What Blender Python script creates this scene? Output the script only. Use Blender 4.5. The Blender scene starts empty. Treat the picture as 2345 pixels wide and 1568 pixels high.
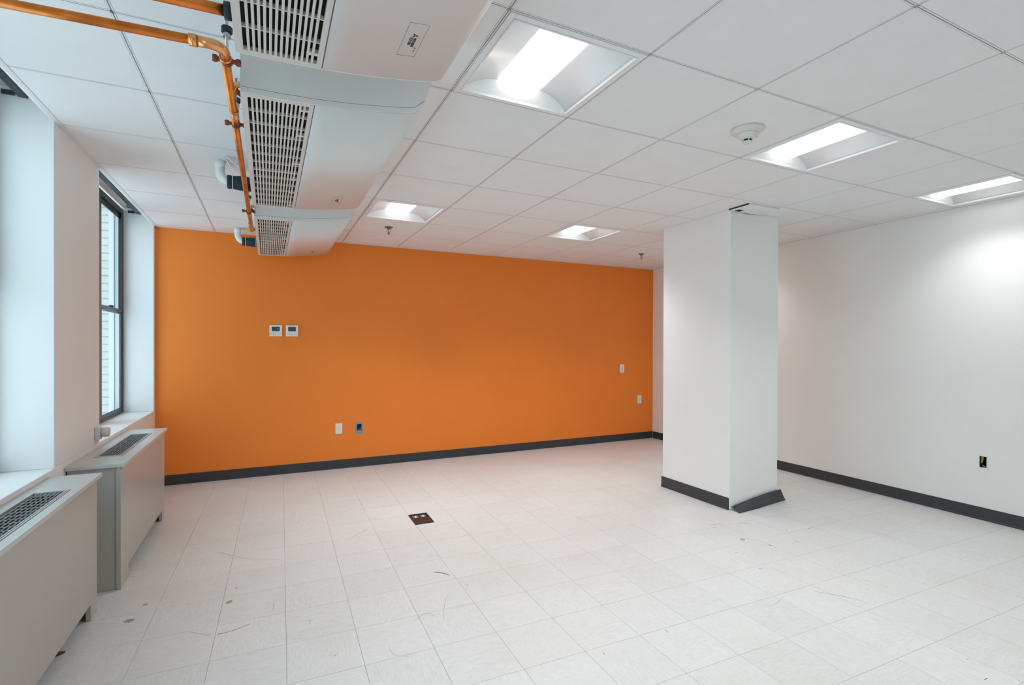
import bpy, bmesh, math, random
from mathutils import Vector, Matrix

random.seed(7)
scene = bpy.context.scene
C = scene.collection

# ------------------------------------------------------------------ camera
HZ = 1.3689                      # camera height above the floor
cam_d = bpy.data.cameras.new('camera')
cam = bpy.data.objects.new('camera', cam_d)
C.objects.link(cam)
cam_d.sensor_width = 36.0
cam_d.lens = 17.7575
cam_d.shift_y = 0.00523
cam_d.clip_start = 0.05
cam_d.clip_end = 200
yaw, pitch, roll = 0.4497, -0.0040, 0.0026
fwd = Vector((math.sin(yaw)*math.cos(pitch), math.cos(yaw)*math.cos(pitch), math.sin(pitch)))
rgt = Vector((math.cos(yaw), -math.sin(yaw), 0.0))
upv = rgt.cross(fwd)
r2 = rgt*math.cos(roll) + upv*math.sin(roll)
u2 = -rgt*math.sin(roll) + upv*math.cos(roll)
M = Matrix(((r2.x, u2.x, -fwd.x, 0), (r2.y, u2.y, -fwd.y, 0), (r2.z, u2.z, -fwd.z, HZ), (0, 0, 0, 1)))
cam.matrix_world = M
scene.camera = cam

# ------------------------------------------------------------------ world, exposure
SKY_STRENGTH = 3.1
LENS_STRENGTH = 2.6       # glow of the diffuser itself
LAMP_WATTS = 8.7         # light each fixture throws down into the room
w = bpy.data.worlds.new('world'); scene.world = w
w.use_nodes = True
bgn = w.node_tree.nodes['Background']
bgn.inputs['Color'].default_value = (0.70, 0.85, 0.97, 1)
bgn.inputs['Strength'].default_value = SKY_STRENGTH
vs = scene.view_settings
vs.view_transform = 'Standard'; vs.look = 'None'; vs.gamma = 1.0; vs.use_curve_mapping = False
vs.exposure = 0.0
cy = scene.cycles
cy.use_denoising = True
try: cy.denoiser = 'OPENIMAGEDENOISE'
except Exception: pass
cy.max_bounces = 8; cy.diffuse_bounces = 6; cy.glossy_bounces = 3
cy.transparent_max_bounces = 12; cy.transmission_bounces = 6
cy.caustics_reflective = False; cy.caustics_refractive = False
cy.sample_clamp_indirect = 8.0
cy.use_adaptive_sampling = True; cy.adaptive_threshold = 0.08; cy.adaptive_min_samples = 20

# ------------------------------------------------------------------ materials
def mat(name, col, rough=0.5, metal=0.0, spec=0.5, noise=0.0, nscale=20.0, bump=0.0, bscale=150.0, emit=None, estr=0.0):
    m = bpy.data.materials.new(name); m.use_nodes = True
    nt = m.node_tree; b = nt.nodes['Principled BSDF']
    b.inputs['Roughness'].default_value = rough
    b.inputs['Metallic'].default_value = metal
    b.inputs['Specular IOR Level'].default_value = spec
    c = tuple(col) + (1,)
    b.inputs['Base Color'].default_value = c
    if noise > 0 or bump > 0:
        tc = nt.nodes.new('ShaderNodeTexCoord')
    if noise > 0:
        n = nt.nodes.new('ShaderNodeTexNoise'); n.inputs['Scale'].default_value = nscale; n.inputs['Detail'].default_value = 4
        nt.links.new(tc.outputs['Object'], n.inputs['Vector'])
        r = nt.nodes.new('ShaderNodeValToRGB')
        r.color_ramp.elements[0].position = 0.3; r.color_ramp.elements[1].position = 0.7
        r.color_ramp.elements[0].color = tuple(v*(1-noise) for v in col) + (1,)
        r.color_ramp.elements[1].color = tuple(min(1, v*(1+noise*0.4)) for v in col) + (1,)
        nt.links.new(n.outputs['Fac'], r.inputs['Fac']); nt.links.new(r.outputs['Color'], b.inputs['Base Color'])
    if bump > 0:
        n2 = nt.nodes.new('ShaderNodeTexNoise'); n2.inputs['Scale'].default_value = bscale; n2.inputs['Detail'].default_value = 3
        nt.links.new(tc.outputs['Object'], n2.inputs['Vector'])
        bp = nt.nodes.new('ShaderNodeBump'); bp.inputs['Strength'].default_value = bump; bp.inputs['Distance'].default_value = 0.002
        nt.links.new(n2.outputs['Fac'], bp.inputs['Height']); nt.links.new(bp.outputs['Normal'], b.inputs['Normal'])
    if emit:
        b.inputs['Emission Color'].default_value = tuple(emit) + (1,)
        b.inputs['Emission Strength'].default_value = estr
    return m

MT = {}
MT['wall'] = mat('white_wall_paint', (0.865, 0.86, 0.84), 0.55, noise=0.015, nscale=1.5, bump=0.12, bscale=260)
MT['orange'] = mat('orange_wall_paint', (0.91, 0.235, 0.020), 0.5, noise=0.03, nscale=2.0, bump=0.12, bscale=260)
MT['tile'] = mat('ceiling_tile_board', (0.83, 0.83, 0.825), 0.85, spec=0.2, noise=0.02, nscale=6, bump=0.15, bscale=500)
MT['grid'] = mat('ceiling_grid_enamel', (0.74, 0.74, 0.74), 0.4)
MT['slot'] = mat('grid_slot_black', (0.02, 0.02, 0.022), 0.8)
MT['plenum'] = mat('plenum_concrete', (0.08, 0.08, 0.08), 0.9, noise=0.2, nscale=5)
MT['base'] = mat('charcoal_vinyl_base', (0.040, 0.043, 0.050), 0.38, noise=0.08, nscale=8)
MT['ac'] = mat('air_conditioner_plastic', (0.74, 0.735, 0.715), 0.42, noise=0.01, nscale=3)
MT['slat'] = mat('grille_plastic', (0.66, 0.65, 0.61), 0.45, noise=0.02, nscale=6)
MT['black'] = mat('dark_void', (0.008, 0.008, 0.009), 0.9)
MT['seam'] = mat('seam_grey', (0.16, 0.16, 0.16), 0.8)
MT['copper'] = mat('copper_pipe', (0.76, 0.235, 0.050), 0.36, metal=1.0, noise=0.35, nscale=9)
MT['copper2'] = mat('copper_fitting', (0.88, 0.42, 0.18), 0.24, metal=1.0, noise=0.25, nscale=14)
MT['clamp'] = mat('clamp_brown', (0.28, 0.085, 0.045), 0.45, metal=0.6, noise=0.2, nscale=30)
MT['steel'] = mat('zinc_rod', (0.55, 0.60, 0.66), 0.35, metal=1.0)
MT['pvc'] = mat('white_pvc', (0.80, 0.82, 0.81), 0.35)
MT['insul'] = mat('black_foam_insulation', (0.008, 0.028, 0.042), 0.55, noise=0.5, nscale=25, bump=0.4, bscale=60)
MT['wire'] = mat('white_cable', (0.80, 0.80, 0.78), 0.4)
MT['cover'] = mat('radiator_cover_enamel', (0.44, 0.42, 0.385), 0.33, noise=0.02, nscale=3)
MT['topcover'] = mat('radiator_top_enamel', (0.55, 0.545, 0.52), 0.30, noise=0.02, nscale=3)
MT['alum'] = mat('brushed_aluminium', (0.50, 0.51, 0.51), 0.36, metal=0.25)
MT['frame'] = mat('bronze_window_frame', (0.016, 0.014, 0.016), 0.30, metal=0.0, noise=0.1, nscale=12)
MT['rail'] = mat('dark_channel', (0.03, 0.045, 0.05), 0.4, metal=0.3)
MT['plate'] = mat('white_switch_plastic', (0.82, 0.82, 0.80), 0.3)
MT['ivory'] = mat('ivory_plastic', (0.72, 0.70, 0.66), 0.35)
MT['screen'] = mat('lcd_screen', (0.045, 0.065, 0.055), 0.15)
MT['mark'] = mat('printed_grey', (0.25, 0.27, 0.30), 0.6)
MT['ink'] = mat('printed_black', (0.03, 0.03, 0.035), 0.6)
MT['blue'] = mat('blue_box_plastic', (0.10, 0.33, 0.60), 0.4)
MT['bronze'] = mat('floor_box_bronze', (0.060, 0.030, 0.024), 0.42, metal=0.3, noise=0.35, nscale=40)
MT['darkmetal'] = mat('floor_box_frame', (0.045, 0.040, 0.040), 0.4, metal=0.5)
MT['troffer'] = mat('troffer_white_enamel', (0.84, 0.85, 0.86), 0.35)
MT['lens'] = mat('lit_diffuser', (0.9, 0.9, 0.9), 0.5, emit=(1.0, 0.975, 0.94), estr=LENS_STRENGTH)
MT['yellow'] = mat('yellow_wire_jacket', (0.75, 0.50, 0.10), 0.4)
MT['scuff'] = mat('rubber_scuff', (0.17, 0.165, 0.16), 0.6, noise=0.4, nscale=120)
MT['scuff2'] = mat('faint_scuff', (0.40, 0.39, 0.375), 0.6, noise=0.3, nscale=150)
MT['stain'] = mat('brown_smear', (0.42, 0.36, 0.29), 0.6, noise=0.4, nscale=140)
MT['debris'] = mat('dry_debris', (0.07, 0.055, 0.035), 0.85, noise=0.5, nscale=60)
MT['brick'] = mat('white_brick', (0.54, 0.52, 0.49), 0.7, noise=0.06, nscale=5, bump=0.3, bscale=60)
MT['mortar'] = mat('brick_mortar', (0.36, 0.35, 0.33), 0.9)
MT['panning'] = mat('pale_metal_panning', (0.86, 0.89, 0.89), 0.45)
MT['strip'] = mat('grey_metal_strip', (0.22, 0.26, 0.28), 0.45)
MT['plaster'] = mat('rough_plaster', (0.66, 0.66, 0.62), 0.85, noise=0.12, nscale=14, bump=0.4, bscale=40)
MT['slab'] = mat('subfloor_adhesive', (0.10, 0.095, 0.09), 0.9)
MT['chrome'] = mat('sprinkler_metal', (0.30, 0.22, 0.20), 0.35, metal=0.8)

# clear window glass: mostly transparent with a fresnel reflection
def glass_mat():
    m = bpy.data.materials.new('window_glass'); m.use_nodes = True
    nt = m.node_tree; nt.nodes.clear()
    out = nt.nodes.new('ShaderNodeOutputMaterial')
    tr = nt.nodes.new('ShaderNodeBsdfTransparent'); tr.inputs['Color'].default_value = (0.90, 0.955, 0.96, 1)
    gl = nt.nodes.new('ShaderNodeBsdfGlossy'); gl.inputs['Roughness'].default_value = 0.02
    fr = nt.nodes.new('ShaderNodeLayerWeight'); fr.inputs['Blend'].default_value = 0.5
    pw = nt.nodes.new('ShaderNodeMath'); pw.operation = 'POWER'; pw.inputs[1].default_value = 5.0
    ml = nt.nodes.new('ShaderNodeMath'); ml.operation = 'MULTIPLY_ADD'; ml.inputs[1].default_value = 0.6; ml.inputs[2].default_value = 0.025
    mx = nt.nodes.new('ShaderNodeMixShader')
    nt.links.new(fr.outputs['Facing'], pw.inputs[0]); nt.links.new(pw.outputs[0], ml.inputs[0])
    nt.links.new(ml.outputs[0], mx.inputs[0]); nt.links.new(tr.outputs[0], mx.inputs[1]); nt.links.new(gl.outputs[0], mx.inputs[2])
    nt.links.new(mx.outputs[0], out.inputs['Surface'])
    return m
MT['glass'] = glass_mat()

# vinyl composition tile: short streaks along one axis of each tile, slight tone change from tile to tile
def vct_mat():
    m = bpy.data.materials.new('vinyl_floor_tile'); m.use_nodes = True
    nt = m.node_tree; b = nt.nodes['Principled BSDF']; L = nt.links.new; N = nt.nodes.new
    tc = N('ShaderNodeTexCoord'); oi = N('ShaderNodeObjectInfo')
    add = N('ShaderNodeVectorMath'); add.operation = 'ADD'
    sc = N('ShaderNodeVectorMath'); sc.operation = 'SCALE'; sc.inputs['Scale'].default_value = 37.0
    L(oi.outputs['Random'], sc.inputs[0]); L(tc.outputs['Object'], add.inputs[0]); L(sc.outputs[0], add.inputs[1])
    mp = N('ShaderNodeMapping'); mp.inputs['Scale'].default_value = (26, 120, 1); L(add.outputs[0], mp.inputs['Vector'])
    n1 = N('ShaderNodeTexNoise'); n1.inputs['Scale'].default_value = 1.0; n1.inputs['Detail'].default_value = 3; n1.inputs['Roughness'].default_value = 0.6
    L(mp.outputs[0], n1.inputs['Vector'])
    cr = N('ShaderNodeValToRGB'); e = cr.color_ramp.elements
    e[0].position = 0.28; e[0].color = (0.605, 0.602, 0.588, 1)
    e[1].position = 0.62; e[1].color = (0.68, 0.68, 0.668, 1)
    L(n1.outputs['Fac'], cr.inputs['Fac'])
    # tone per tile
    mr = N('ShaderNodeMapRange'); mr.inputs['To Min'].default_value = 0.975; mr.inputs['To Max'].default_value = 1.015
    L(oi.outputs['Random'], mr.inputs['Value'])
    mul = N('ShaderNodeVectorMath'); mul.operation = 'SCALE'; L(cr.outputs['Color'], mul.inputs[0]); L(mr.outputs[0], mul.inputs['Scale'])
    # wide soiling in yellowish brown, scattered over the whole floor
    geo = N('ShaderNodeNewGeometry')
    n2 = N('ShaderNodeTexNoise'); n2.inputs['Scale'].default_value = 1.15; n2.inputs['Detail'].default_value = 5; n2.inputs['Roughness'].default_value = 0.62
    L(geo.outputs['Position'], n2.inputs['Vector'])
    r2_ = N('ShaderNodeMapRange'); r2_.inputs['From Min'].default_value = 0.50; r2_.inputs['From Max'].default_value = 0.78
    r2_.inputs['To Max'].default_value = 0.38
    L(n2.outputs['Fac'], r2_.inputs['Value'])
    # one rubbed brown patch in the middle of the floor
    dist = N('ShaderNodeVectorMath'); dist.operation = 'DISTANCE'; dist.inputs[1].default_value = (1.80, 2.74, 0.0)
    L(geo.outputs['Position'], dist.inputs[0])
    r3 = N('ShaderNodeMapRange'); r3.inputs['From Min'].default_value = 0.20; r3.inputs['From Max'].default_value = 0.0; r3.inputs['To Max'].default_value = 0.55
    L(dist.outputs['Value'], r3.inputs['Value'])
    n3 = N('ShaderNodeTexNoise'); n3.inputs['Scale'].default_value = 30; L(geo.outputs['Position'], n3.inputs['Vector'])
    m3 = N('ShaderNodeMath'); m3.operation = 'MULTIPLY'; L(r3.outputs[0], m3.inputs[0]); L(n3.outputs['Fac'], m3.inputs[1])
    mxf = N('ShaderNodeMath'); mxf.operation = 'MAXIMUM'; L(r2_.outputs[0], mxf.inputs[0]); L(m3.outputs[0], mxf.inputs[1])
    mix = N('ShaderNodeMix'); mix.data_type = 'RGBA'
    L(mxf.outputs[0], mix.inputs[0]); L(mul.outputs[0], mix.inputs[6]); mix.inputs[7].default_value = (0.56, 0.50, 0.41, 1)
    L(mix.outputs[2], b.inputs['Base Color'])
    rr = N('ShaderNodeMapRange'); rr.inputs['To Min'].default_value = 0.34; rr.inputs['To Max'].default_value = 0.50
    L(n2.outputs['Fac'], rr.inputs['Value']); L(rr.outputs[0], b.inputs['Roughness'])
    b.inputs['Specular IOR Level'].default_value = 0.45
    return m
MT['vct'] = vct_mat()

# ------------------------------------------------------------------ mesh helpers
class MB:
    def __init__(self): self.v = []; self.f = []; self.s = []
    def face(self, pts, smooth=False):
        i = len(self.v); self.v += [tuple(p) for p in pts]; self.f.append(list(range(i, i+len(pts)))); self.s.append(smooth)
    def box(self, x0, x1, y0, y1, z0, z1):
        i = len(self.v)
        self.v += [(x0,y0,z0),(x1,y0,z0),(x1,y1,z0),(x0,y1,z0),(x0,y0,z1),(x1,y0,z1),(x1,y1,z1),(x0,y1,z1)]
        for q in ((0,3,2,1),(4,5,6,7),(0,1,5,4),(1,2,6,5),(2,3,7,6),(3,0,4,7)):
            self.f.append([i+k for k in q]); self.s.append(False)
        return self
    def prism(self, prof, axis, a, b, smooth=False, caps=True):
        """extrude a closed 2D profile along an axis: 'x' -> (y,z), 'y' -> (x,z), 'z' -> (x,y)"""
        def P(p, t):
            return (t, p[0], p[1]) if axis == 'x' else (p[0], t, p[1]) if axis == 'y' else (p[0], p[1], t)
        i = len(self.v); n = len(prof)
        self.v += [P(p, a) for p in prof] + [P(p, b) for p in prof]
        for k in range(n):
            k2 = (k+1) % n
            self.f.append([i+k, i+k2, i+n+k2, i+n+k]); self.s.append(smooth)
        if caps:
            self.f.append([i+k for k in range(n)][::-1]); self.s.append(False)
            self.f.append([i+n+k for k in range(n)]); self.s.append(False)
        return self
    def sheet(self, path, axis, a, b, t, smooth=True):
        """open 2D path given a thickness t (offset on its left side), extruded along an axis"""
        off = []
        for k, p in enumerate(path):
            p0 = path[max(0, k-1)]; p1 = path[min(len(path)-1, k+1)]
            dx, dz = p1[0]-p0[0], p1[1]-p0[1]; l = math.hypot(dx, dz) or 1
            off.append((p[0]-dz/l*t, p[1]+dx/l*t))
        return self.prism(list(path)+off[::-1], axis, a, b, smooth)
    def tube(self, path, r, seg=14, caps=True, radii=None):
        pts = [Vector(p) for p in path]; n = len(pts); rings = []
        prev = None
        for k in range(n):
            d = (pts[min(n-1, k+1)] - pts[max(0, k-1)]).normalized()
            if prev is None:
                a = Vector((0, 0, 1)) if abs(d.z) < 0.9 else Vector((1, 0, 0))
                s = d.cross(a).normalized()
            else:
                s = (prev - d*prev.dot(d)).normalized()
            prev = s; t = d.cross(s)
            rr = radii[k] if radii else r
            i = len(self.v)
            self.v += [tuple(pts[k] + (s*math.cos(2*math.pi*j/seg) + t*math.sin(2*math.pi*j/seg))*rr) for j in range(seg)]
            rings.append(i)
        for a, b in zip(rings, rings[1:]):
            for j in range(seg):
                j2 = (j+1) % seg
                self.f.append([a+j, a+j2, b+j2, b+j]); self.s.append(True)
        if caps:
            self.f.append([rings[0]+j for j in range(seg)][::-1]); self.s.append(False)
            self.f.append([rings[-1]+j for j in range(seg)]); self.s.append(False)
        return self
    def lathe(self, prof, seg=32, org=(0, 0, 0), axis='z', smooth=True):
        ox, oy, oz = org; rings = []
        for (r, h) in prof:
            i = len(self.v)
            for j in range(seg):
                c, s = math.cos(2*math.pi*j/seg)*r, math.sin(2*math.pi*j/seg)*r
                self.v.append((ox+c, oy+s, oz+h) if axis == 'z' else (ox+h, oy+c, oz+s) if axis == 'x' else (ox+c, oy+h, oz+s))
            rings.append(i)
        for a, b in zip(rings, rings[1:]):
            for j in range(seg):
                j2 = (j+1) % seg
                self.f.append([a+j, a+j2, b+j2, b+j]); self.s.append(smooth)
        self.f.append([rings[0]+j for j in range(seg)][::-1]); self.s.append(False)
        self.f.append([rings[-1]+j for j in range(seg)]); self.s.append(False)
        return self
    def mesh(self, name):
        me = bpy.data.meshes.new(name); me.from_pydata(self.v, [], self.f)
        me.polygons.foreach_set('use_smooth', self.s)
        me.update()
        bm = bmesh.new(); bm.from_mesh(me); bmesh.ops.recalc_face_normals(bm, faces=bm.faces); bm.to_mesh(me); bm.free()
        return me
    def build(self, name, m, parent=None, bevel=0.0, loc=None):
        me = self.mesh(name); me.materials.append(MT[m] if isinstance(m, str) else m)
        o = bpy.data.objects.new(name, me); C.objects.link(o)
        if parent is not None: o.parent = parent
        if loc is not None: o.location = loc
        if bevel > 0:
            md = o.modifiers.new('edge', 'BEVEL'); md.width = bevel; md.segments = 2; md.limit_method = 'ANGLE'; md.angle_limit = 0.7
        return o

def tag(o, label, cat, group=None, kind=None):
    o['label'] = label; o['category'] = cat
    if group: o['group'] = group
    if kind: o['kind'] = kind
    return o
def thing(name, label, cat, loc=(0, 0, 0), rz=0.0, group=None, kind=None):
    o = bpy.data.objects.new(name, None); C.objects.link(o); o.empty_display_size = 0.05
    o.location = loc; o.rotation_euler = (0, 0, rz)
    return tag(o, label, cat, group, kind)
def inst(name, me, parent, loc, rz=0.0):
    o = bpy.data.objects.new(name, me); C.objects.link(o); o.parent = parent; o.location = loc; o.rotation_euler = (0, 0, rz)
    return o
def copy_tree(o, parent=None):
    c = o.copy(); C.objects.link(c); c.parent = parent
    for ch in list(o.children): copy_tree(ch, c)
    return c
def text_mesh(body, size, m, parent, mtx, name='lettering', depth=0.0003, align='LEFT', sx=1.0):
    cu = bpy.data.curves.new('tmp', 'FONT'); cu.body = body; cu.size = size; cu.extrude = depth; cu.align_x = align; cu.resolution_u = 3
    to = bpy.data.objects.new('tmp', cu); C.objects.link(to)
    bpy.context.view_layer.update()
    me = bpy.data.meshes.new_from_object(to.evaluated_get(bpy.context.evaluated_depsgraph_get()))
    bpy.data.objects.remove(to); bpy.data.curves.remove(cu)
    me.transform(mtx @ Matrix.Diagonal((sx, 1, 1, 1)))
    me.materials.clear(); me.materials.append(MT[m])
    o = bpy.data.objects.new(name, me); C.objects.link(o); o.parent = parent
    return o
def clip(poly, planes):
    """clip a convex polygon by half planes (nx, ny, d): keep nx*x + ny*y <= d"""
    for nx, ny, d in planes:
        out = []
        for k in range(len(poly)):
            a, b = poly[k], poly[(k+1) % len(poly)]
            da, db = nx*a[0]+ny*a[1]-d, nx*b[0]+ny*b[1]-d
            if da <= 0: out.append(a)
            if da*db < 0:
                t = da/(da-db); out.append((a[0]+(b[0]-a[0])*t, a[1]+(b[1]-a[1])*t))
        poly = out
        if len(poly) < 3: return []
    return poly
def area(p):
    return abs(sum(p[k][0]*p[(k+1) % len(p)][1] - p[(k+1) % len(p)][0]*p[k][1] for k in range(len(p))))/2 if len(p) > 2 else 0
def bend(p0, p1, p2, r, n=8):
    """rounded corner path p0 -> p1 -> p2 with radius r at p1"""
    p0, p1, p2 = Vector(p0), Vector(p1), Vector(p2)
    a = (p0-p1).normalized(); b = (p2-p1).normalized()
    s = p1 + a*r; e = p1 + b*r
    return [p0] + [((1-t)**2)*s + 2*t*(1-t)*(p1 + (a+b)*r*0.12) + t*t*e for t in [k/n for k in range(n+1)]] + [p2]

# ------------------------------------------------------------------ the room
CE = 2.510          # ceiling height
XL = -0.985         # window wall
YO = 5.893          # orange wall
YB = -3.5           # wall behind the camera
def XR(y): return 5.14 + (y-3.8)*0.022      # right wall, slightly out of square
TOP = 2.74
PLANES = [(-1, 0, -XL), (0, 1, YO), (0, -1, -YB)]
_n = Vector((1, -0.022)); 
PLANES.append((1.0, -0.022, 5.14 - 0.022*3.8))

# floor: a dark bed, then one object for each vinyl tile
floor = MB().box(XL-0.0, 5.4, YB-0.05, YO+0.0, -0.12, -0.004).build('floor', 'slab')
tag(floor, 'pale speckled vinyl tile floor with thin dark joints and scuffs', 'floor', kind='structure')
FT = 0.3048; FA = 0.021; F0 = (0.0754, 2.5263)
ca, sa = math.cos(FA), math.sin(FA)
def fw(u, v): return (u*ca + v*sa + F0[0], -u*sa + v*ca + F0[1])
g = 0.0006
tile_me = MB().box(-FT/2+g, FT/2-g, -FT/2+g, FT/2-g, -0.004, 0.0).mesh('vinyl_tile'); tile_me.materials.append(MT['vct'])
def proj(p):
    d = Vector(p) - Vector((0, 0, HZ)); z = d.dot(fwd)
    if z < 0.05: return None
    f = 17.7575/36*2345
    return (1172.5 + f*d.dot(r2)/z, 796.27 - f*d.dot(u2)/z)
cells = []
for i in range(-8, 22):
    for j in range(-24, 15):
        poly = [fw(u*FT, v*FT) for u, v in ((i, j), (i+1, j), (i+1, j+1), (i, j+1))]
        cp = clip(poly, PLANES)
        if area(cp) < 2e-4: continue
        pp = [proj((x, y, 0)) for x, y in poly]
        a = 0
        if all(pp):
            cxp = sum(p[0] for p in pp)/4; cyp = sum(p[1] for p in pp)/4
            if -60 < cxp < 2405 and cyp < 1660: a = area(pp)
        full = abs(area(cp) - FT*FT) < 1e-6
        cells.append((a, i, j, cp, full))
cells.sort(key=lambda c: -c[0])
rest = MB()
for k, (a, i, j, cp, full) in enumerate(cells):
    cx, cyy = fw((i+.5)*FT, (j+.5)*FT)
    if k < 295 and a > 0:
        rz = -FA + (math.pi/2 if (i+j) % 2 else 0)
        if full:
            inst('vinyl_tile', tile_me, floor, (cx, cyy, random.uniform(-0.00015, 0.0001)), rz)
        else:
            mx = sum(p[0] for p in cp)/len(cp); my = sum(p[1] for p in cp)/len(cp)
            rot = -rz
            q = []
            for x, y in cp:
                dx, dy = (x-mx), (y-my); l = math.hypot(dx, dy) or 1
                dx -= dx/l*g; dy -= dy/l*g; dx += mx-cx; dy += my-cyy
                q.append((dx*math.cos(rot)-dy*math.sin(rot), dx*math.sin(rot)+dy*math.cos(rot)))
            me = MB().prism(q, 'z', -0.004, 0.0).mesh('vinyl_tile'); me.materials.append(MT['vct'])
            inst('vinyl_tile', me, floor, (cx, cyy, 0), rz)
    else:
        mx = sum(p[0] for p in cp)/len(cp); my = sum(p[1] for p in cp)/len(cp)
        rest.prism([(x+(mx-x)*0.004, y+(my-y)*0.004) for x, y in cp], 'z', -0.004, 0.0)
ro = rest.build('vinyl_tile_field', 'vct', floor); ro['kind'] = 'stuff'

# walls
WIN = [(4.11, 5.84), (1.60, 3.345), (-0.91, 0.835), (-3.40, -1.66)]     # window openings in the left wall; the rear two are added for daylight
SILL, HEAD, DEP = 0.735, 2.66, 0.34
b = MB(); X0 = XL-DEP
b.box(X0, XL, YB-0.12, YO+0.12, -0.12, SILL)
b.box(X0, XL, YB-0.12, YO+0.12, HEAD, TOP+0.1)
ys = [YB-0.12] + [v for w_ in sorted(WIN) for v in w_] + [YO+0.12]
for k in range(0, len(ys), 2): b.box(X0, XL, ys[k], ys[k+1], SILL, HEAD)
tag(b.build('wall_left', 'wall', bevel=0.004), 'white painted wall with deep window openings above the radiator covers', 'wall', kind='structure')
tag(MB().box(XL, 5.40, YO, YO+0.12, -0.12, TOP+0.1).build('wall_back', 'orange'), 'bright orange painted accent wall at the end of the room', 'wall', kind='structure')
# right wall with a cut-out for the open electrical box
yb0, yb1, zb0, zb1 = 1.952, 2.000, 0.412, 0.505
b = MB()
for (ya, yc, za, zc) in ((YB-0.12, yb0, -0.12, TOP+0.1), (yb1, YO, -0.12, TOP+0.1), (yb0, yb1, -0.12, zb0), (yb0, yb1, zb1, TOP+0.1)):
    b.prism([(XR(ya), ya), (XR(ya)+0.12, ya), (XR(yc)+0.12, yc), (XR(yc), yc)], 'z', za, zc)
tag(b.build('wall_right', 'wall'), 'plain white painted wall with an open electrical box low down', 'wall', kind='structure')
tag(MB().box(XL, XR(YB), YB-0.12, YB, -0.12, TOP+0.1).build('wall_front', 'wall'), 'white painted wall opposite the orange wall', 'wall', kind='structure')
CX0, CX1, CY0, CY1 = 3.473, 4.067, 3.007, 3.800
tag(MB().box(CX0, CX1, CY0, CY1, 0.0, CE+0.08).build('column', 'wall', bevel=0.004), 'square white structural column standing free in the room', 'column', kind='structure')

# vinyl cove baseboards: flat strip with a small toe
def cove(p0, p1, nx, ny, h=0.098, name='baseboard', ext=0.0):
    """strip along p0->p1, (nx,ny) points into the room"""
    prof = [(0.0005, 0.0), (0.013, 0.0), (0.013, 0.002), (0.006, 0.006), (0.0042, 0.014), (0.0042, h-0.002), (0.003, h), (0.0005, h)]
    b = MB(); i = 0; n = len(prof)
    P = [[(p[0]+nx*t, p[1]+ny*t, z) for t, z in prof] for p in (p0, p1)]
    b.v = P[0] + P[1]
    for k in range(n):
        k2 = (k+1) % n; b.f.append([k, k2, n+k2, n+k]); b.s.append(False)
    b.f.append(list(range(n))[::-1]); b.s.append(False); b.f.append([n+k for k in range(n)]); b.s.append(False)
    return b
tag(cove((XL, YO), (XR(YO)-0.001, YO), 0, -1).build('baseboard_back', 'base'), 'charcoal vinyl baseboard along the orange wall', 'baseboard', kind='structure')
tag(cove((XR(YB), YB), (XR(YO-0.014), YO-0.014), -1, 0).build('baseboard_right', 'base'), 'charcoal vinyl baseboard along the long white wall', 'baseboard', kind='structure')
tag(cove((CX0, CY1+0.015), (CX0, CY0+0.004), -1, 0, h=0.100).build('baseboard_column', 'base'), 'charcoal vinyl baseboard still glued to the white column', 'baseboard', kind='structure')

# loose strip of baseboard leaning off the other column face
def loose():
    b = MB(); N = 16; th = 0.0032
    top = [Vector((3.482, 2.992, 0.030)), Vector((3.70, 2.988, 0.068)), Vector((3.90, 2.990, 0.093)), Vector((4.084, 2.988, 0.108))]
    bot = [Vector((3.482, 2.912, 0.0035)), Vector((3.72, 2.932, 0.0035)), Vector((3.93, 2.962, 0.0035)), Vector((4.145, 2.986, 0.0035))]
    def at(L_, t):
        k = min(int(t*3), 2); q = t*3-k
        p0, p1, p2, p3 = L_[max(k-1, 0)], L_[k], L_[k+1], L_[min(k+2, 3)]
        return 0.5*((2*p1) + (p2-p0)*q + (2*p0-5*p1+4*p2-p3)*q*q + (3*p1-p0-3*p2+p3)*q**3)
    rows = []
    for a in range(N+1):
        t = a/N; T, B = at(top, t), at(bot, t)
        n = (at(top, min(1, t+.02))-at(top, max(0, t-.02))).cross(T-B).normalized()
        row = []
        for s in range(5):
            q = s/4; p = B.lerp(T, q) - n*0.006*math.sin(math.pi*q)*(1-t*0.7)
            row.append(p)
        rows.append((row, n))
    i = 0
    idx = []
    for row, n in rows:
        a = len(b.v); b.v += [tuple(p) for p in row] + [tuple(p+n*th) for p in row]; idx.append(a)
    for a, c in zip(idx, idx[1:]):
        for s in range(4):
            b.f.append([a+s, a+s+1, c+s+1, c+s]); b.s.append(True)
            b.f.append([a+5+s, c+5+s, c+6+s, a+6+s]); b.s.append(True)
        b.f.append([a, c, c+5, a+5]); b.s.append(False); b.f.append([a+4, a+9, c+9, c+4]); b.s.append(False)
    for a in (idx[0], idx[-1]):
        b.f.append([a+k for k in range(5)]+[a+9-k for k in range(5)]); b.s.append(False)
    return b
tag(loose().build('baseboard_strip', 'base'), 'loose charcoal baseboard strip leaning against the foot of the white column', 'baseboard')

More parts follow.
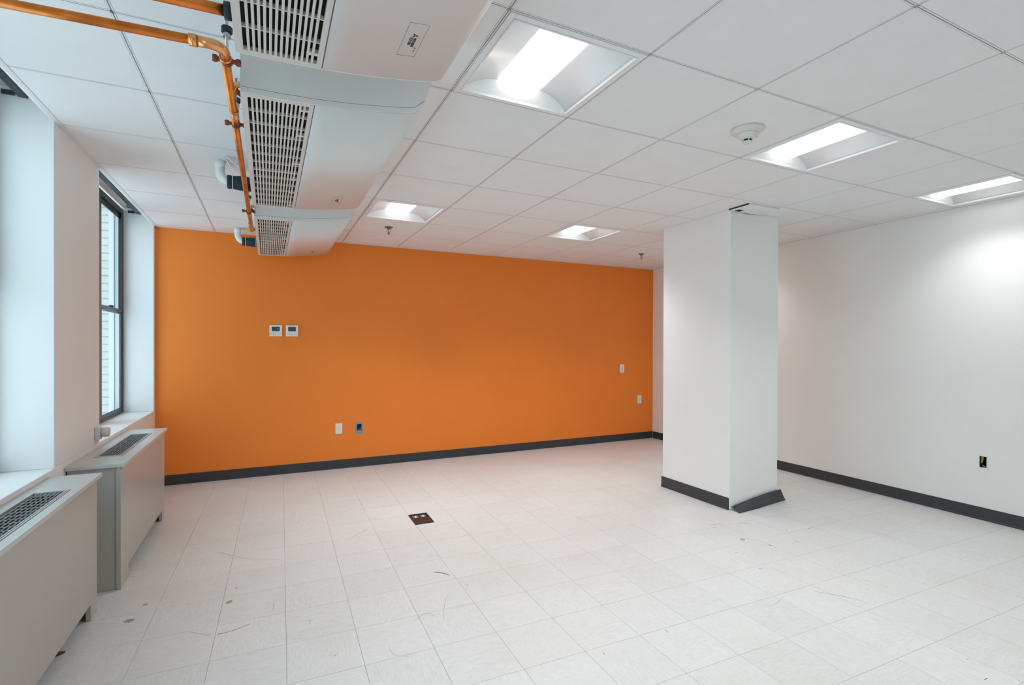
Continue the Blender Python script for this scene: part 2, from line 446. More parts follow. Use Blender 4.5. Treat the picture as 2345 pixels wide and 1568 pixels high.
# ------------------------------------------------------------------ suspended ceiling
T2 = 0.6096; GX, GY = 0.7368, 1.5505
ceil = MB().box(XL, 5.40, YB, YO, TOP, TOP+0.1).build('ceiling', 'plenum')
tag(ceil, 'suspended ceiling of square white tiles in a slotted metal grid', 'ceiling', kind='structure')
LIGHTS = {(0, 0), (3, 0), (6, 0), (0, 4), (3, 4), (6, 4), (0, -4), (3, -4), (6, -4)}
IX = list(range(-2, 8)); JY = list(range(-8, 8))
FL = 0.0072; SL = 0.0015          # half flange, half slot
def bar_prof():
    return [(-FL, CE), (-SL, CE), (-SL, CE+0.006), (SL, CE+0.006), (SL, CE), (FL, CE), (FL, CE+0.0015), (SL+0.001, CE+0.0075), (-SL-0.001, CE+0.0075), (-FL, CE+0.0015)]
ymax = YO-0.001
for i in IX:
    x = GX+i*T2
    if x > XR(YB)+0.2: continue
    yb_ = YB
    if x > XR(YB): yb_ = 3.8 + (x-5.14)/0.022 + 0.01
    MB().prism([(x+a, z) for a, z in bar_prof()], 'y', yb_, ymax).build('grid_bar', 'grid', ceil)
    MB().box(x-SL, x+SL, yb_, ymax, CE+0.0045, CE+0.0058).build('grid_slot', 'slot', ceil)
cross_me = MB().prism([(a, z-CE) for a, z in bar_prof()], 'x', SL+0.0002, T2-SL-0.0002).mesh('cross_bar'); cross_me.materials.append(MT['grid'])
slot_me = MB().box(SL, T2-SL, -SL, SL, 0.0045, 0.0058).mesh('cross_slot'); slot_me.materials.append(MT['slot'])
for j in JY:
    y = GY+j*T2
    if not (YB < y < YO): continue
    for i in [-3] + IX:
        x = GX+i*T2; xa, xb = x, x+T2
        if xa >= XR(y): continue
        if xa < XL or xb > XR(y):
            xa = max(xa, XL); xb = min(xb, XR(y))
            if xb-xa < 0.01: continue
            s0 = SL if xa > XL else 0; s1 = SL if xb < XR(y) else 0
            MB().prism([(y+a, z) for a, z in bar_prof()], 'x', xa+s0, xb-s1).build('cross_bar', 'grid', ceil)
            MB().box(xa+s0, xb-s1, y-SL, y+SL, CE+0.0045, CE+0.0058).build('cross_slot', 'slot', ceil)
        else:
            inst('cross_bar', cross_me, ceil, (x, y, CE)); inst('cross_slot', slot_me, ceil, (x, y, CE))
# tiles: tegular edge, small gap to the grid
GAP = FL+0.0006
def tile_mesh(poly):
    """poly is in local xy; lower face inset a little, z measured from the grid face"""
    mx = sum(p[0] for p in poly)/len(poly); my = sum(p[1] for p in poly)/len(poly)
    def ins(d): 
        out = []
        for x, y in poly:
            out.append((x-math.copysign(d, x-mx), y-math.copysign(d, y-my)))
        return out
    b = MB(); n = len(poly)
    for d, z in ((0.0010, 0.0), (0.0, 0.0012), (0.0, 0.016)):
        b.v += [(x, y, z) for x, y in ins(d)]
    for r in (0, 1):
        for k in range(n):
            k2 = (k+1) % n; b.f.append([r*n+k, r*n+k2, (r+1)*n+k2, (r+1)*n+k]); b.s.append(False)
    b.f.append(list(range(n))[::-1]); b.s.append(False); b.f.append([2*n+k for k in range(n)]); b.s.append(False)
    me = b.mesh('ceiling_tile'); me.materials.append(MT['tile']); return me
h = T2/2-GAP
full_tile = tile_mesh([(-h, -h), (h, -h), (h, h), (-h, h)])
TW = 0.010
PL2 = [(PLANES[0][0], 0, PLANES[0][2]-0.001), (0, 1, YO-0.001), (0, -1, -YB-0.001), (1.0, -0.022, PLANES[3][2]-0.002)]
colp = (CX0, CX1, CY0, CY1)
for i in [-3] + IX:
    for j in [-9] + JY:
        if (i, j) in LIGHTS: continue
        cx, cyy = GX+(i+.5)*T2, GY+(j+.5)*T2
        poly = [(cx-h, cyy-h), (cx+h, cyy-h), (cx+h, cyy+h), (cx-h, cyy+h)]
        cp = clip(poly, PL2)
        if area(cp) < 1e-3: continue
        pieces = [cp]
        # cut around the column
        if cx-h < CX1 and cx+h > CX0 and cyy-h < CY1 and cyy+h > CY0:
            x0, x1 = min(p[0] for p in cp), max(p[0] for p in cp); y0, y1 = min(p[1] for p in cp), max(p[1] for p in cp)
            pieces = []
            for (a0, a1, b0, b1) in ((x0, min(x1, CX0-0.002), y0, y1), (max(x0, CX1+0.002), x1, y0, y1),
                                     (max(x0, CX0-0.001), min(x1, CX1+0.001), y0, min(y1, CY0-0.004)), (max(x0, CX0-0.001), min(x1, CX1+0.001), max(y0, CY1+0.002), y1)):
                if a1-a0 > 0.02 and b1-b0 > 0.02: pieces.append([(a0, b0), (a1, b0), (a1, b1), (a0, b1)])
        for q in pieces:
            if len(q) == 4 and abs(area(q)-4*h*h) < 1e-6:
                inst('ceiling_tile', full_tile, ceil, (cx, cyy, CE))
            else:
                mx = sum(p[0] for p in q)/len(q); my = sum(p[1] for p in q)/len(q)
                inst('ceiling_tile', tile_mesh([(x-mx, y-my) for x, y in q]), ceil, (mx, my, CE+0.0005))
# perimeter wall angles
def angle_trim(pts, nrm, name, label):
    (xa, ya), (xb, yb_) = pts; nx, ny = nrm; b = MB()
    P = lambda x, y, t, z: (x+nx*t, y+ny*t, z)
    for (t0, t1, z0, z1) in ((0.0, 0.022, CE-0.0018, CE-0.0003), (0.0, 0.0015, CE-0.0003, CE+0.022)):
        i = len(b.v)
        for (x, y) in ((xa, ya), (xb, yb_)):
            b.v += [P(x, y, t0, z0), P(x, y, t1, z0), P(x, y, t1, z1), P(x, y, t0, z1)]
        for q in ((0, 1, 5, 4), (1, 2, 6, 5), (2, 3, 7, 6), (3, 0, 4, 7), (3, 2, 1, 0), (4, 5, 6, 7)):
            b.f.append([i+k for k in q]); b.s.append(False)
    tag(b.build(name, 'grid'), label, 'trim', kind='structure')
angle_trim(((XR(YB), YB), (XR(YO), YO)), (-1, 0), 'trim_1', 'white metal ceiling edge strip above the long white wall')
angle_trim(((XL, YB), (XL, YO)), (1, 0), 'trim_2', 'white metal ceiling edge strip above the window wall')
angle_trim(((XL, YO), (XR(YO), YO)), (0, -1), 'trim_3', 'white metal ceiling edge strip above the orange wall')
# fascia that closes the ceiling void over the window wall
tag(MB().box(XL-0.010, XL, YB, YO, CE+0.0005, TOP).build('trim_4', 'wall'), 'thin white board closing the ceiling edge over the windows', 'trim', kind='structure')
# patched ceiling beside the column: small cut panel and a hole with a dark bracket
pt = thing('ceiling_patch', 'small cut ceiling panel with a dark hole where column meets ceiling', 'panel', (3.60, 2.90, CE))
MB().box(-0.155, 0.20, -0.098, 0.098, -0.012, -0.0022).build('panel', 'tile', pt)
MB().box(-0.105, -0.050, 0.040, 0.088, -0.0135, -0.0122).build('hole', 'black', pt)
MB().box(-0.1585, -0.1555, -0.095, 0.100, -0.012, -0.003).build('edge_gap', 'slot', pt)
MB().box(0.00, 0.16, 0.0985, 0.1005, -0.0135, -0.006).build('edge_gap', 'slot', pt)

# ------------------------------------------------------------------ recessed ceiling lights
def make_light():
    t = thing('ceiling_light', '', 'ceiling light', (0, 0, CE))
    H = T2/2-FL-0.001; I = H-0.024
    b = MB()
    for (x0, x1, y0, y1) in ((-H, -I, -H, H), (I, H, -H, H), (-I, I, -H, -I), (-I, I, I, H)):
        b.box(x0, x1, y0, y1, -0.004, 0.012)
    b.build('frame', 'troffer', t, bevel=0.0015)
    b = MB()
    J = I+0.004; 
    for (x0, x1, y0, y1) in ((-I, -I+0.006, -I, I), (I-0.006, I, -I, I), (-I+0.006, I-0.006, -I, -I+0.006), (-I+0.006, I-0.006, I-0.006, I)):
        b.box(x0, x1, y0, y1, -0.0075, 0.012)
    b.build('inner_rim', 'troffer', t, bevel=0.001)
    W = I-0.006; D = 0.060; lw = 0.105
    for s in (-1, 1):
        path = [(s*(W-(W-lw)*k/14), 0.004+D*math.sin(k/14*math.pi/2)**0.85) for k in range(15)]
        MB().sheet(path if s > 0 else path[::-1], 'y', -W, W, -0.002).build('reflector', 'troffer', t)
    path = [(-lw+2*lw*k/20, D+0.004-0.046*math.sin(math.pi*k/20)**0.7) for k in range(21)]
    MB().sheet(path, 'y', -W+0.012, W-0.012, 0.002).build('lens', 'lens', t)
    for s in (-1, 1):
        b = MB(); b.prism([(s*W, 0.004), (s*(W-0.030), D+0.012), (s*(W-0.030)+s*0.002, D+0.012), (s*(W+0.002), 0.004)], 'x', -W, W)
        b.build('end_plate', 'troffer', t)
    ld = bpy.data.lights.new('lamp', 'AREA'); ld.shape = 'RECTANGLE'; ld.size = 2*lw*0.9; ld.size_y = 2*W-0.08
    ld.energy = LAMP_WATTS; ld.color = (0.965, 0.985, 1.0); ld.spread = math.radians(115)
    lo = bpy.data.objects.new('lamp', ld); C.objects.link(lo); lo.parent = t; lo.location = (0, 0, 0.015)
    MB().box(-W, W, -W, W, D+0.022, D+0.030).build('housing', 'troffer', t)
    return t
proto = make_light()
LBL = {(0, 0): 'square recessed ceiling light beside the gap between two air conditioners',
       (3, 0): 'square recessed ceiling light next to the round smoke detector',
       (6, 0): 'square recessed ceiling light close against the long white wall',
       (0, 4): 'square recessed ceiling light next to the farthest air conditioner and a sprinkler',
       (6, 4): 'added unseen square recessed ceiling light behind the white column',  # added out of sight to brighten the end of the orange wall
       (3, 4): 'square recessed ceiling light between the two sprinklers near the orange wall'}
for k, (i, j) in enumerate(sorted(LIGHTS, key=lambda p: (-p[1], p[0]))):
    o = proto if k == 0 else copy_tree(proto)
    o.location = (GX+(i+.5)*T2, GY+(j+.5)*T2, CE)
    o['label'] = LBL.get((i, j)) or 'added unseen square recessed ceiling light near the wall opposite the orange wall, ' + {0: 'on the window side', 3: 'middle of three', 6: 'beside the long white wall'}[i]  # rear row is unseen, added to light the room
    o['group'] = 'recessed square ceiling lights'
    # unequal power balances the light: weaker by the white wall, stronger near orange
    for ch in o.children:
        if ch.type == 'LIGHT':
            ch.data = ch.data.copy(); ch.data.energy = LAMP_WATTS*{0: 1.2, 3: 1.0, 6: 0.5}[i]*(1.2 if j == 4 else 1.0)

# ------------------------------------------------------------------ ceiling-hung air conditioners
AX0 = -0.092
PROF = [(AX0, 2.282), (0.03, 2.2835), (0.158, 2.288)]
CURV = [(0.162, 2.288), (0.22, 2.2925), (0.28, 2.298), (0.35, 2.3055), (0.42, 2.314), (0.48, 2.323), (0.53, 2.332), (0.555, 2.339), (0.572, 2.349), (0.583, 2.364), (0.592, 2.39), (0.604, 2.43), (0.618, 2.47), (0.626, 2.508)]
def zprof(x):
    P = PROF + CURV
    for a, c in zip(P, P[1:]):
        if a[0] <= x <= c[0]: return a[1] + (c[1]-a[1])*(x-a[0])/max(1e-9, c[0]-a[0])
    return P[-1][1]
ALEN = 1.645
def make_ac():
    """local y runs 0..ALEN (towards the orange wall), x and z as in the room"""
    t = thing('air_conditioner', '', 'air conditioner')
    e0, e1 = 0.030, ALEN-0.030
    # shell: back, top, front lip are one casing
    MB().sheet([(x, z) for x, z in CURV], 'y', 0.0075, ALEN-0.0075, 0.004).build('front_panel', 'ac', t)
    b = MB(); b.box(AX0, AX0+0.004, 0.0065, ALEN-0.0065, 2.300, 2.508); b.box(AX0+0.004, 0.620, 0.0065, ALEN-0.0065, 2.500, 2.508)
    b.build('casing', 'ac', t)
    # end plates with a seam and a lower trim band
    P = PROF + CURV
    for ys_ in (0.0, ALEN-0.0065):
        up = [(x, z+0.0245 if x < 0.54 else max(z+0.004, 2.36)) for x, z in P if x < 0.59]
        up = [(x, zprof(x)+0.0236) for x in (AX0, -0.03, 0.03, 0.10, 0.16, 0.22, 0.28, 0.35, 0.42, 0.48, 0.53, 0.55)]
        poly = up + [(0.590, 2.395), (0.604, 2.44), (0.618, 2.48), (0.625, 2.508), (AX0, 2.508)]
        MB().prism(poly, 'y', ys_, ys_+0.0065).build('side_panel', 'ac', t)
        lo = [(x, zprof(x)) for x in (AX0, -0.03, 0.03, 0.10, 0.16, 0.22, 0.28, 0.35, 0.42, 0.48, 0.53, 0.555, 0.572, 0.583)]
        hi = [(0.589, 2.392)] + [(x, zprof(x)+0.0225) for x in (0.55, 0.53, 0.48, 0.42, 0.35, 0.28, 0.22, 0.16, 0.10, 0.03, -0.03, AX0)]
        MB().prism(lo+hi, 'y', ys_, ys_+0.0065).build('side_trim', 'ac', t, bevel=0.002)
        mid = [(x, zprof(x)+0.0220) for x in (AX0+0.001, -0.03, 0.03, 0.10, 0.16, 0.22, 0.28, 0.35, 0.42, 0.48, 0.53, 0.55)]
        mid2 = [(x, z+0.0018) for x, z in mid[::-1]]
        ya = ys_+0.002 if ys_ == 0.0 else ys_
        MB().prism(mid+mid2, 'y', ya, ya+0.0045).build('side_seam', 'seam', t)
    # intake grille: frame, long slats, cross bars
    gx0, gx1 = -0.070, 0.142
    gb = MB()
    def fr(x0, x1, y0, y1, m=gb, t0=0.0):
        m.prism([(x0, zprof(x0)+t0), (x1, zprof(x1)+t0), (x1, zprof(x1)+t0+0.014), (x0, zprof(x0)+t0+0.014)], 'y', y0, y1)
    fr(AX0, gx0, 0.0065, ALEN-0.0065); fr(gx1, 0.158, 0.0065, ALEN-0.0065); fr(gx0, gx1, 0.0065, e0); fr(gx0, gx1, e1, ALEN-0.0065)
    gr = gb.build('intake_grille', 'slat', t)
    ns = 14; pit = (gx1-gx0)/ns; sw = pit*0.52
    for k in range(1, ns):
        xc = gx0+k*pit; m = MB(); z = zprof(xc)+0.0008
        m.prism([(xc-sw/2+0.001, z), (xc+sw/2-0.001, z), (xc+sw/2, z+0.0015), (xc+sw/2-0.0012, z+0.013), (xc-sw/2+0.0012, z+0.013), (xc-sw/2, z+0.0015)], 'y', e0, e1)
        m.build('slat', 'slat', gr)
    nb = 13
    for k in range(1, nb):
        yc = e0+(e1-e0)*k/nb; wd = 0.0022
        if k == 7: wd = 0.006
        m = MB(); fr(gx0, gx1, yc-wd, yc+wd, m, 0.002); m.build('cross_rib', 'slat', gr)
    for k, xc in enumerate((gx1-pit*0.5, gx1-pit*1.5)):
        for yc in (0.075, 0.34, 0.72, 0.99, 1.26, 1.56):
            m = MB(); fr(xc-pit*0.5, xc+pit*0.5, yc-0.008, yc+0.008, m, 0.001); m.build('latch', 'slat', gr)
    MB().prism([(gx0-0.006, zprof(gx0)+0.0145), (gx1+0.006, zprof(gx1)+0.0145), (gx1+0.006, 2.36), (gx0-0.006, 2.36)], 'y', e0-0.01, e1+0.01).build('filter', 'black', t)  # black block stands in for the shade inside behind the slats
    MB().box(0.1583, 0.1617, 0.02, ALEN-0.02, 2.2895, 2.300).build('panel_seam', 'seam', t)
    # maker's plate with emblem and lettering, read from below
    xa, xb, ya, yb_ = 0.372, 0.430, ALEN-0.345, ALEN-0.165
    pl = MB()
    def strip(x0, x1, y0, y1, d=0.0006): pl.prism([(x0, zprof(x0)-d), (x1, zprof(x1)-d), (x1, zprof(x1)+0.0002), (x0, zprof(x0)+0.0002)], 'y', y0, y1)
    wl = 0.0006
    strip(xa-wl, xa+wl, ya, yb_); strip(xb-wl, xb+wl, ya, yb_); strip(xa, xb, ya-wl, ya+wl); strip(xa, xb, yb_-wl, yb_+wl)
    lp = pl.build('logo_plate_outline', 'mark', t)
    xm = (xa+xb)/2; zm = zprof(xm)-0.0008; sl = (zprof(xb)-zprof(xa))/(xb-xa)
    # plate axes: reading direction +y, letter tops towards +x, facing down
    A = Matrix(((0, 1, 0, 0), (1, 0, 0, 0), (0, sl, -1, 0), (0, 0, 0, 1)))
    def at(px, py): return Matrix.Translation((px, py, zprof(px)-0.0008)) @ A
    em = MB()
    c = 0.0112; cx_, cy_ = xm+0.001, ya+0.062
    for ang in (90, 210, 330):
        d = Vector((math.cos(math.radians(ang)), math.sin(math.radians(ang)))); n_ = Vector((-d.y, d.x))
        q = [Vector((0, 0)), d*c*0.5+n_*c*0.30, d*c*1.06, d*c*0.5-n_*c*0.30]
        em.face([(cx_+p.y, cy_+p.x, zprof(cx_+p.y)-0.0009) for p in q])
    em.build('emblem', 'ink', lp)
    text_mesh('MITSUBISHI', 0.0135, 'ink', lp, at(xm+0.0008, ya+0.0755), sx=0.72)
    text_mesh('ELECTRIC', 0.0135, 'ink', lp, at(xm-0.0108, ya+0.0755), sx=0.72)
    mk = MB()
    for (dx, dy, sx_, sy_) in ((0.018, 0.126, 0.005, 0.009), (0.018, 0.141, 0.005, 0.010)):
        x0 = xm+dx-sx_/2
        for q in range(3):
            yy = ya+dy+q*sy_/3
            mk.prism([(x0, zprof(x0)-0.0009), (x0+sx_, zprof(x0+sx_)-0.0009), (x0+sx_, zprof(x0+sx_)-0.0004), (x0, zprof(x0)-0.0004)], 'y', yy, yy+sy_/3*0.5)
    mk.build('small_print', 'mark', lp)
    return t
ac = make_ac()
UN = [(2.072, 'white ceiling-hung air conditioner between two others, with fitted drain sleeve'),
      (0.155, 'white ceiling-hung air conditioner with largest readable maker plate'),
      (4.078, 'white ceiling-hung air conditioner closest to the orange wall')]
for k, (y, lb) in enumerate(UN):
    o = ac if k == 0 else copy_tree(ac)
    o.location = (0, y, 0); o['label'] = lb; o['group'] = 'row of ceiling-hung air conditioners'

# ------------------------------------------------------------------ copper pipework
PZ, PR = 2.315, 0.0140
XP = -0.1245
main = thing('copper_pipe', 'long copper pipe turning a corner and running beside the air conditioners', 'pipe')
MB().tube([(-0.860, 1.891, PZ), (-0.193, 1.845, PZ)], PR).build('cross_run', 'copper', main)
MB().tube([(-0.893, 1.893, CE-0.004), (-0.893, 1.893, PZ+0.040), (-0.890, 1.8928, PZ+0.018), (-0.880, 1.892, PZ+0.005), (-0.862, 1.891, PZ), (-0.835, 1.8893, PZ)], PR*1.1).build('elbow', 'copper2', main)
el = bend((-0.203, 1.8463, PZ), (XP-0.003, 1.841, PZ), (XP-0.003, 1.919, PZ), 0.042, 10)
MB().tube(el, PR*1.16, 16).build('elbow', 'copper2', main)
for p0, p1 in (((-0.219, 1.8473, PZ), (-0.200, 1.846, PZ)), ((-0.221, 1.8475, PZ), (-0.2175, 1.8472, PZ)), ((XP-0.003, 1.907, PZ), (XP-0.003, 1.924, PZ))):
    MB().tube([p0, p1], PR*1.32, 16).build('collar', 'copper2', main)
MB().tube([(XP-0.003, 1.914, PZ), (XP+0.003, 4.668, PZ)], PR).build('long_run', 'copper', main)
for (ya, yc, s) in ((2.315, 2.334, 1.25), (2.334, 2.452, 1.10), (4.088, 4.168, 1.14), (4.432, 4.526, 1.2), (4.526, 4.573, 1.36), (4.592, 4.649, 1.32)):
    MB().tube([(XP, ya, PZ), (XP+0.001, yc, PZ)], PR*s, 16).build('coupling', 'copper2', main)
MB().tube(bend((XP+0.003, 4.62, PZ), (XP+0.003, 4.705, PZ), (AX0-0.001, 4.715, PZ+0.025), 0.03, 8), PR*1.18, 16).build('elbow', 'copper2', main)
for yb_ in (2.226, 4.112):     # take-offs into the unit backs
    MB().tube([(XP, yb_+0.02, PZ), (XP+0.004, yb_-0.005, PZ+0.028), (XP+0.012, yb_-0.022, PZ+0.048), (AX0-0.001, yb_-0.028, PZ+0.052)], PR*0.85, 12).build('branch', 'copper2', main)
    MB().tube([(XP+0.010, yb_-0.010, PZ+0.034), (AX0-0.001, yb_-0.012, PZ+0.018)], PR*0.7, 12).build('branch_valve', 'clamp', main)
second = thing('copper_pipe', 'short copper pipe entering the back of the air conditioner with readable plate', 'pipe')
MB().tube([(-0.585, 1.684, PZ+0.009), (AX0-0.001, 1.643, PZ)], PR*1.08).build('cross_run', 'copper', second)
MB().tube([(-0.622, 1.686, CE-0.004), (-0.622, 1.686, PZ+0.050), (-0.619, 1.6858, PZ+0.028), (-0.608, 1.685, PZ+0.014), (-0.588, 1.684, PZ+0.009), (-0.56, 1.682, PZ+0.009)], PR*1.15).build('elbow', 'copper2', second)
MB().tube([(-0.112, 1.6446, PZ), (AX0-0.003, 1.6432, PZ)], PR*1.7, 16).build('sleeve', 'insul', second)

def hanger(y, label):
    t = thing('pipe_hanger', label, 'pipe clamp', (XP, y, PZ), group='pipe hangers')
    MB().tube([(0, -0.008, 0), (0, 0.008, 0)], PR+0.0045, 20).build('ring', 'clamp', t)
    for s in (-1, 1):
        MB().box(min(s*0.016, s*0.038), max(s*0.016, s*0.038), -0.006, 0.006, -0.006, 0.006).build('ear', 'clamp', t, bevel=0.002)
        MB().lathe([(0.0085, -0.009), (0.0085, 0.009)], 10, (s*0.034, 0, 0), 'z').build('bolt', 'clamp', t)
    MB().tube([(0, 0, PR+0.002), (0, 0, CE-0.002-PZ)], 0.0048, 10).build('rod', 'steel', t)
    MB().lathe([(0.011, 0), (0.011, 0.010)], 6, (0, 0, 0.080), smooth=False).build('nut', 'steel', t)
    MB().lathe([(0.017, 0), (0.017, 0.018)], 8, (0, 0, 0.092), smooth=False).build('bracket', 'insul', t)
    MB().lathe([(0.013, 0), (0.013, 0.003)], 16, (0, 0, 0.077)).build('washer', 'steel', t)
    return t
hanger(1.930, 'brown pipe clamp and threaded rod just after the copper elbow')
hanger(2.466, 'brown pipe clamp on copper pipe beside the middle air conditioner grille')
hanger(4.031, 'brown pipe clamp on copper pipe at the gap before the farthest air conditioner')

# condensate drains: white PVC elbow and black insulated sleeve
def drain(y, label):
    t = thing('drain_pipe', label, 'pipe', (0, y, 0), group='drain pipes behind the air conditioners')
    z = 2.378
    path = [(-0.270, 0.02, CE-0.001), (-0.270, 0.018, 2.463), (-0.269, 0.014, 2.438)]
    for k in range(9):
        a = k/8*math.pi/2
        path.append((-0.268+0.057*(1-math.cos(a)), 0.012*(1-k/8), z+0.057*(1-math.sin(a))))
    path.append((-0.170, 0, z))
    MB().tube(path, 0.0262, 18).build('elbow', 'pvc', t)
    MB().tube([(-0.270, 0.02, CE-0.004), (-0.270, 0.0195, CE-0.05)], 0.0300, 18).build('coupling', 'pvc', t)
    sl = [-0.229, -0.225, -0.212, -0.196, -0.155, -0.125, AX0-0.001]
    MB().tube([(x, 0.0, z) for x in sl], 0.04, 20, radii=[0.036, 0.042, 0.041, 0.039, 0.0445, 0.045, 0.043]).build('insulation', 'insul', t)
    for x in (-0.200, -0.110) if y > 5 else (-0.200,):
        MB().tube([(x, 0, z), (x+0.004, 0, z)], 0.0455, 20).build('cable_tie', 'wire', t)
    MB().box(-0.312, -0.228, -0.022, 0.062, CE-0.0035, CE-0.0008).build('ceiling_collar', 'tile', t)
    return t
drain(3.580, 'white drain elbow with black sleeve behind the middle air conditioner')
drain(5.570, 'white drain elbow with black sleeve in front of the orange wall')
t = thing('cable', 'two thin white cables drooping from ceiling to the middle air conditioner', 'cable')
MB().tube([(-0.236, 3.50, CE-0.004), (-0.215, 3.50, CE-0.05), (-0.185, 3.50, CE-0.09), (-0.14, 3.50, CE-0.105), (AX0-0.001, 3.50, CE-0.11)], 0.003, 8).build('strand', 'wire', t)
MB().tube([(-0.230, 3.49, CE-0.004), (-0.195, 3.49, CE-0.035), (-0.155, 3.49, CE-0.062), (AX0-0.001, 3.49, CE-0.085)], 0.003, 8).build('strand', 'wire', t)

# ------------------------------------------------------------------ windows
def window(n, y0, y1, label):
    t = thing('window_%d' % n, label, 'window', (0, 0, 0), kind='structure')
    xf = XL-0.235; xo = xf-0.030; zh = 2.632
    f = 0.012
    b = MB(); b.box(xo, xf, y0, y0+f, SILL, zh); b.box(xo, xf, y1-f, y1, SILL, zh); b.box(xo, xf, y0+f, y1-f, SILL, SILL+0.022); b.box(xo, xf, y0+f, y1-f, zh-0.05, zh)
    b.build('window_frame', 'frame', t, bevel=0.003)
    ym = y1-0.735
    MB().box(xo, xf+0.004, ym-0.06, ym+0.030, SILL+0.022, zh-0.05).build('mullion', 'frame', t, bevel=0.003)
    zm = 1.675
    for (a, c) in ((y0+f, ym-0.06), (ym+0.030, y1-f)):
        for nm, x1, za, zb in (('lower_sash', xf-0.002, SILL+0.022, zm+0.022), ('upper_sash', xf-0.015, zm-0.022, zh-0.05)):
            x0 = x1-0.012; s = 0.034 if nm == 'lower_sash' else 0.045
            b = MB(); b.box(x0, x1, a, a+s, za, zb); b.box(x0, x1, c-s, c, za, zb); b.box(x0, x1, a+s, c-s, za, za+s); b.box(x0, x1, a+s, c-s, zb-s, zb)
            so = b.build(nm, 'frame', t, bevel=0.003)
            MB().box((x0+x1)/2-0.002, (x0+x1)/2+0.002, a+s-0.004, c-s+0.004, za+s-0.004, zb-s+0.004).build('pane', 'glass', so)
            if nm == 'lower_sash':
                MB().box(x1-0.02, x1+0.006, (a+c)/2-0.03, (a+c)/2+0.03, zb, zb+0.016).build('sash_lock', 'frame', so, bevel=0.003)
        MB().box(xf-0.0145, xf-0.0015, c-0.06, c, zm+0.022, zh-0.05).build('side_track', 'frame', t)
    # pale metal lining of the opening outside the sashes
    b = MB(); b.box(X0-0.004, xo-0.001, y1-0.010, y1-0.001, SILL, zh); b.box(X0-0.004, xo-0.001, y0+0.001, y0+0.010, SILL, zh)
    b.box(X0-0.004, xo-0.001, y0+0.010, y1-0.010, SILL+0.0005, SILL+0.010)
    b.build('outer_lining', 'panning', t)
    MB().box(X0+0.036, X0+0.041, y1-0.016, y1-0.010, SILL+0.01, zh).build('lining_strip', 'strip', t)
    # soffit, shade channel and brackets in the head of the recess
    MB().box(xf+0.001, XL-0.012, y0+0.001, y1-0.001, HEAD-0.012, HEAD-0.001).build('soffit', 'plaster', t)
    MB().box(XL-0.135, XL-0.098, y0+0.002, y1-0.004, HEAD-0.060, HEAD-0.012).build('shade_channel', 'rail', t, bevel=0.003)
    MB().box(XL-0.20, XL-0.150, y1-0.012, y1-0.002, HEAD-0.055, HEAD-0.032).build('shade_bracket', 'rail', t, bevel=0.002)
    MB().tube([(XL-0.175, y1-0.16, HEAD-0.012), (XL-0.175, y1-0.16, HEAD-0.030), (XL-0.160, y1-0.16, HEAD-0.040), (XL-0.150, y1-0.16, HEAD-0.030)], 0.004, 8).build('hook', 'rail', t)
    return t
window(1, WIN[0][0], WIN[0][1], 'dark framed double hung window beside the orange wall')
window(2, WIN[1][0], WIN[1][1], 'dark framed window in the bright recess above the nearer radiator cover')
window(4, WIN[3][0], WIN[3][1], 'added unseen dark framed window at the end of the window wall opposite the orange wall')  # unseen window added to let in more daylight
window(3, WIN[2][0], WIN[2][1], 'added unseen dark framed window in the wall behind the nearer radiator cover')  # out of view as well, added for its daylight

# brick return of the building outside the window
ext = MB().box(-3.2, -1.30, 6.2985, 6.55, -0.6, 4.0).build('wall_exterior', 'mortar')
tag(ext, 'pale brick return wall of the building outside the window', 'wall', kind='structure')
brick_me = MB().box(-0.0965, 0.0965, -0.03, 0.03, -0.032, 0.032)
bo = brick_me.build('brick', 'brick', ext, bevel=0.003); bo.location = (-1.4025, 6.325, -0.55)
bdata = bo.data
for r in range(0, 58):
    for k in range(3):
        if r == 0 and k == 0: continue
        off = 0.1 if r % 2 else 0.0
        x = -1.4025 - k*0.203 - off
        o = bo.copy(); C.objects.link(o); o.parent = ext
        o.location = (x, 6.325+random.uniform(-0.002, 0.002), -0.55+r*0.0755)
    if r % 2:
        o = bo.copy(); C.objects.link(o); o.parent = ext; o.scale = (0.47, 1, 1); o.location = (-1.352, 6.325, -0.55+r*0.0755)
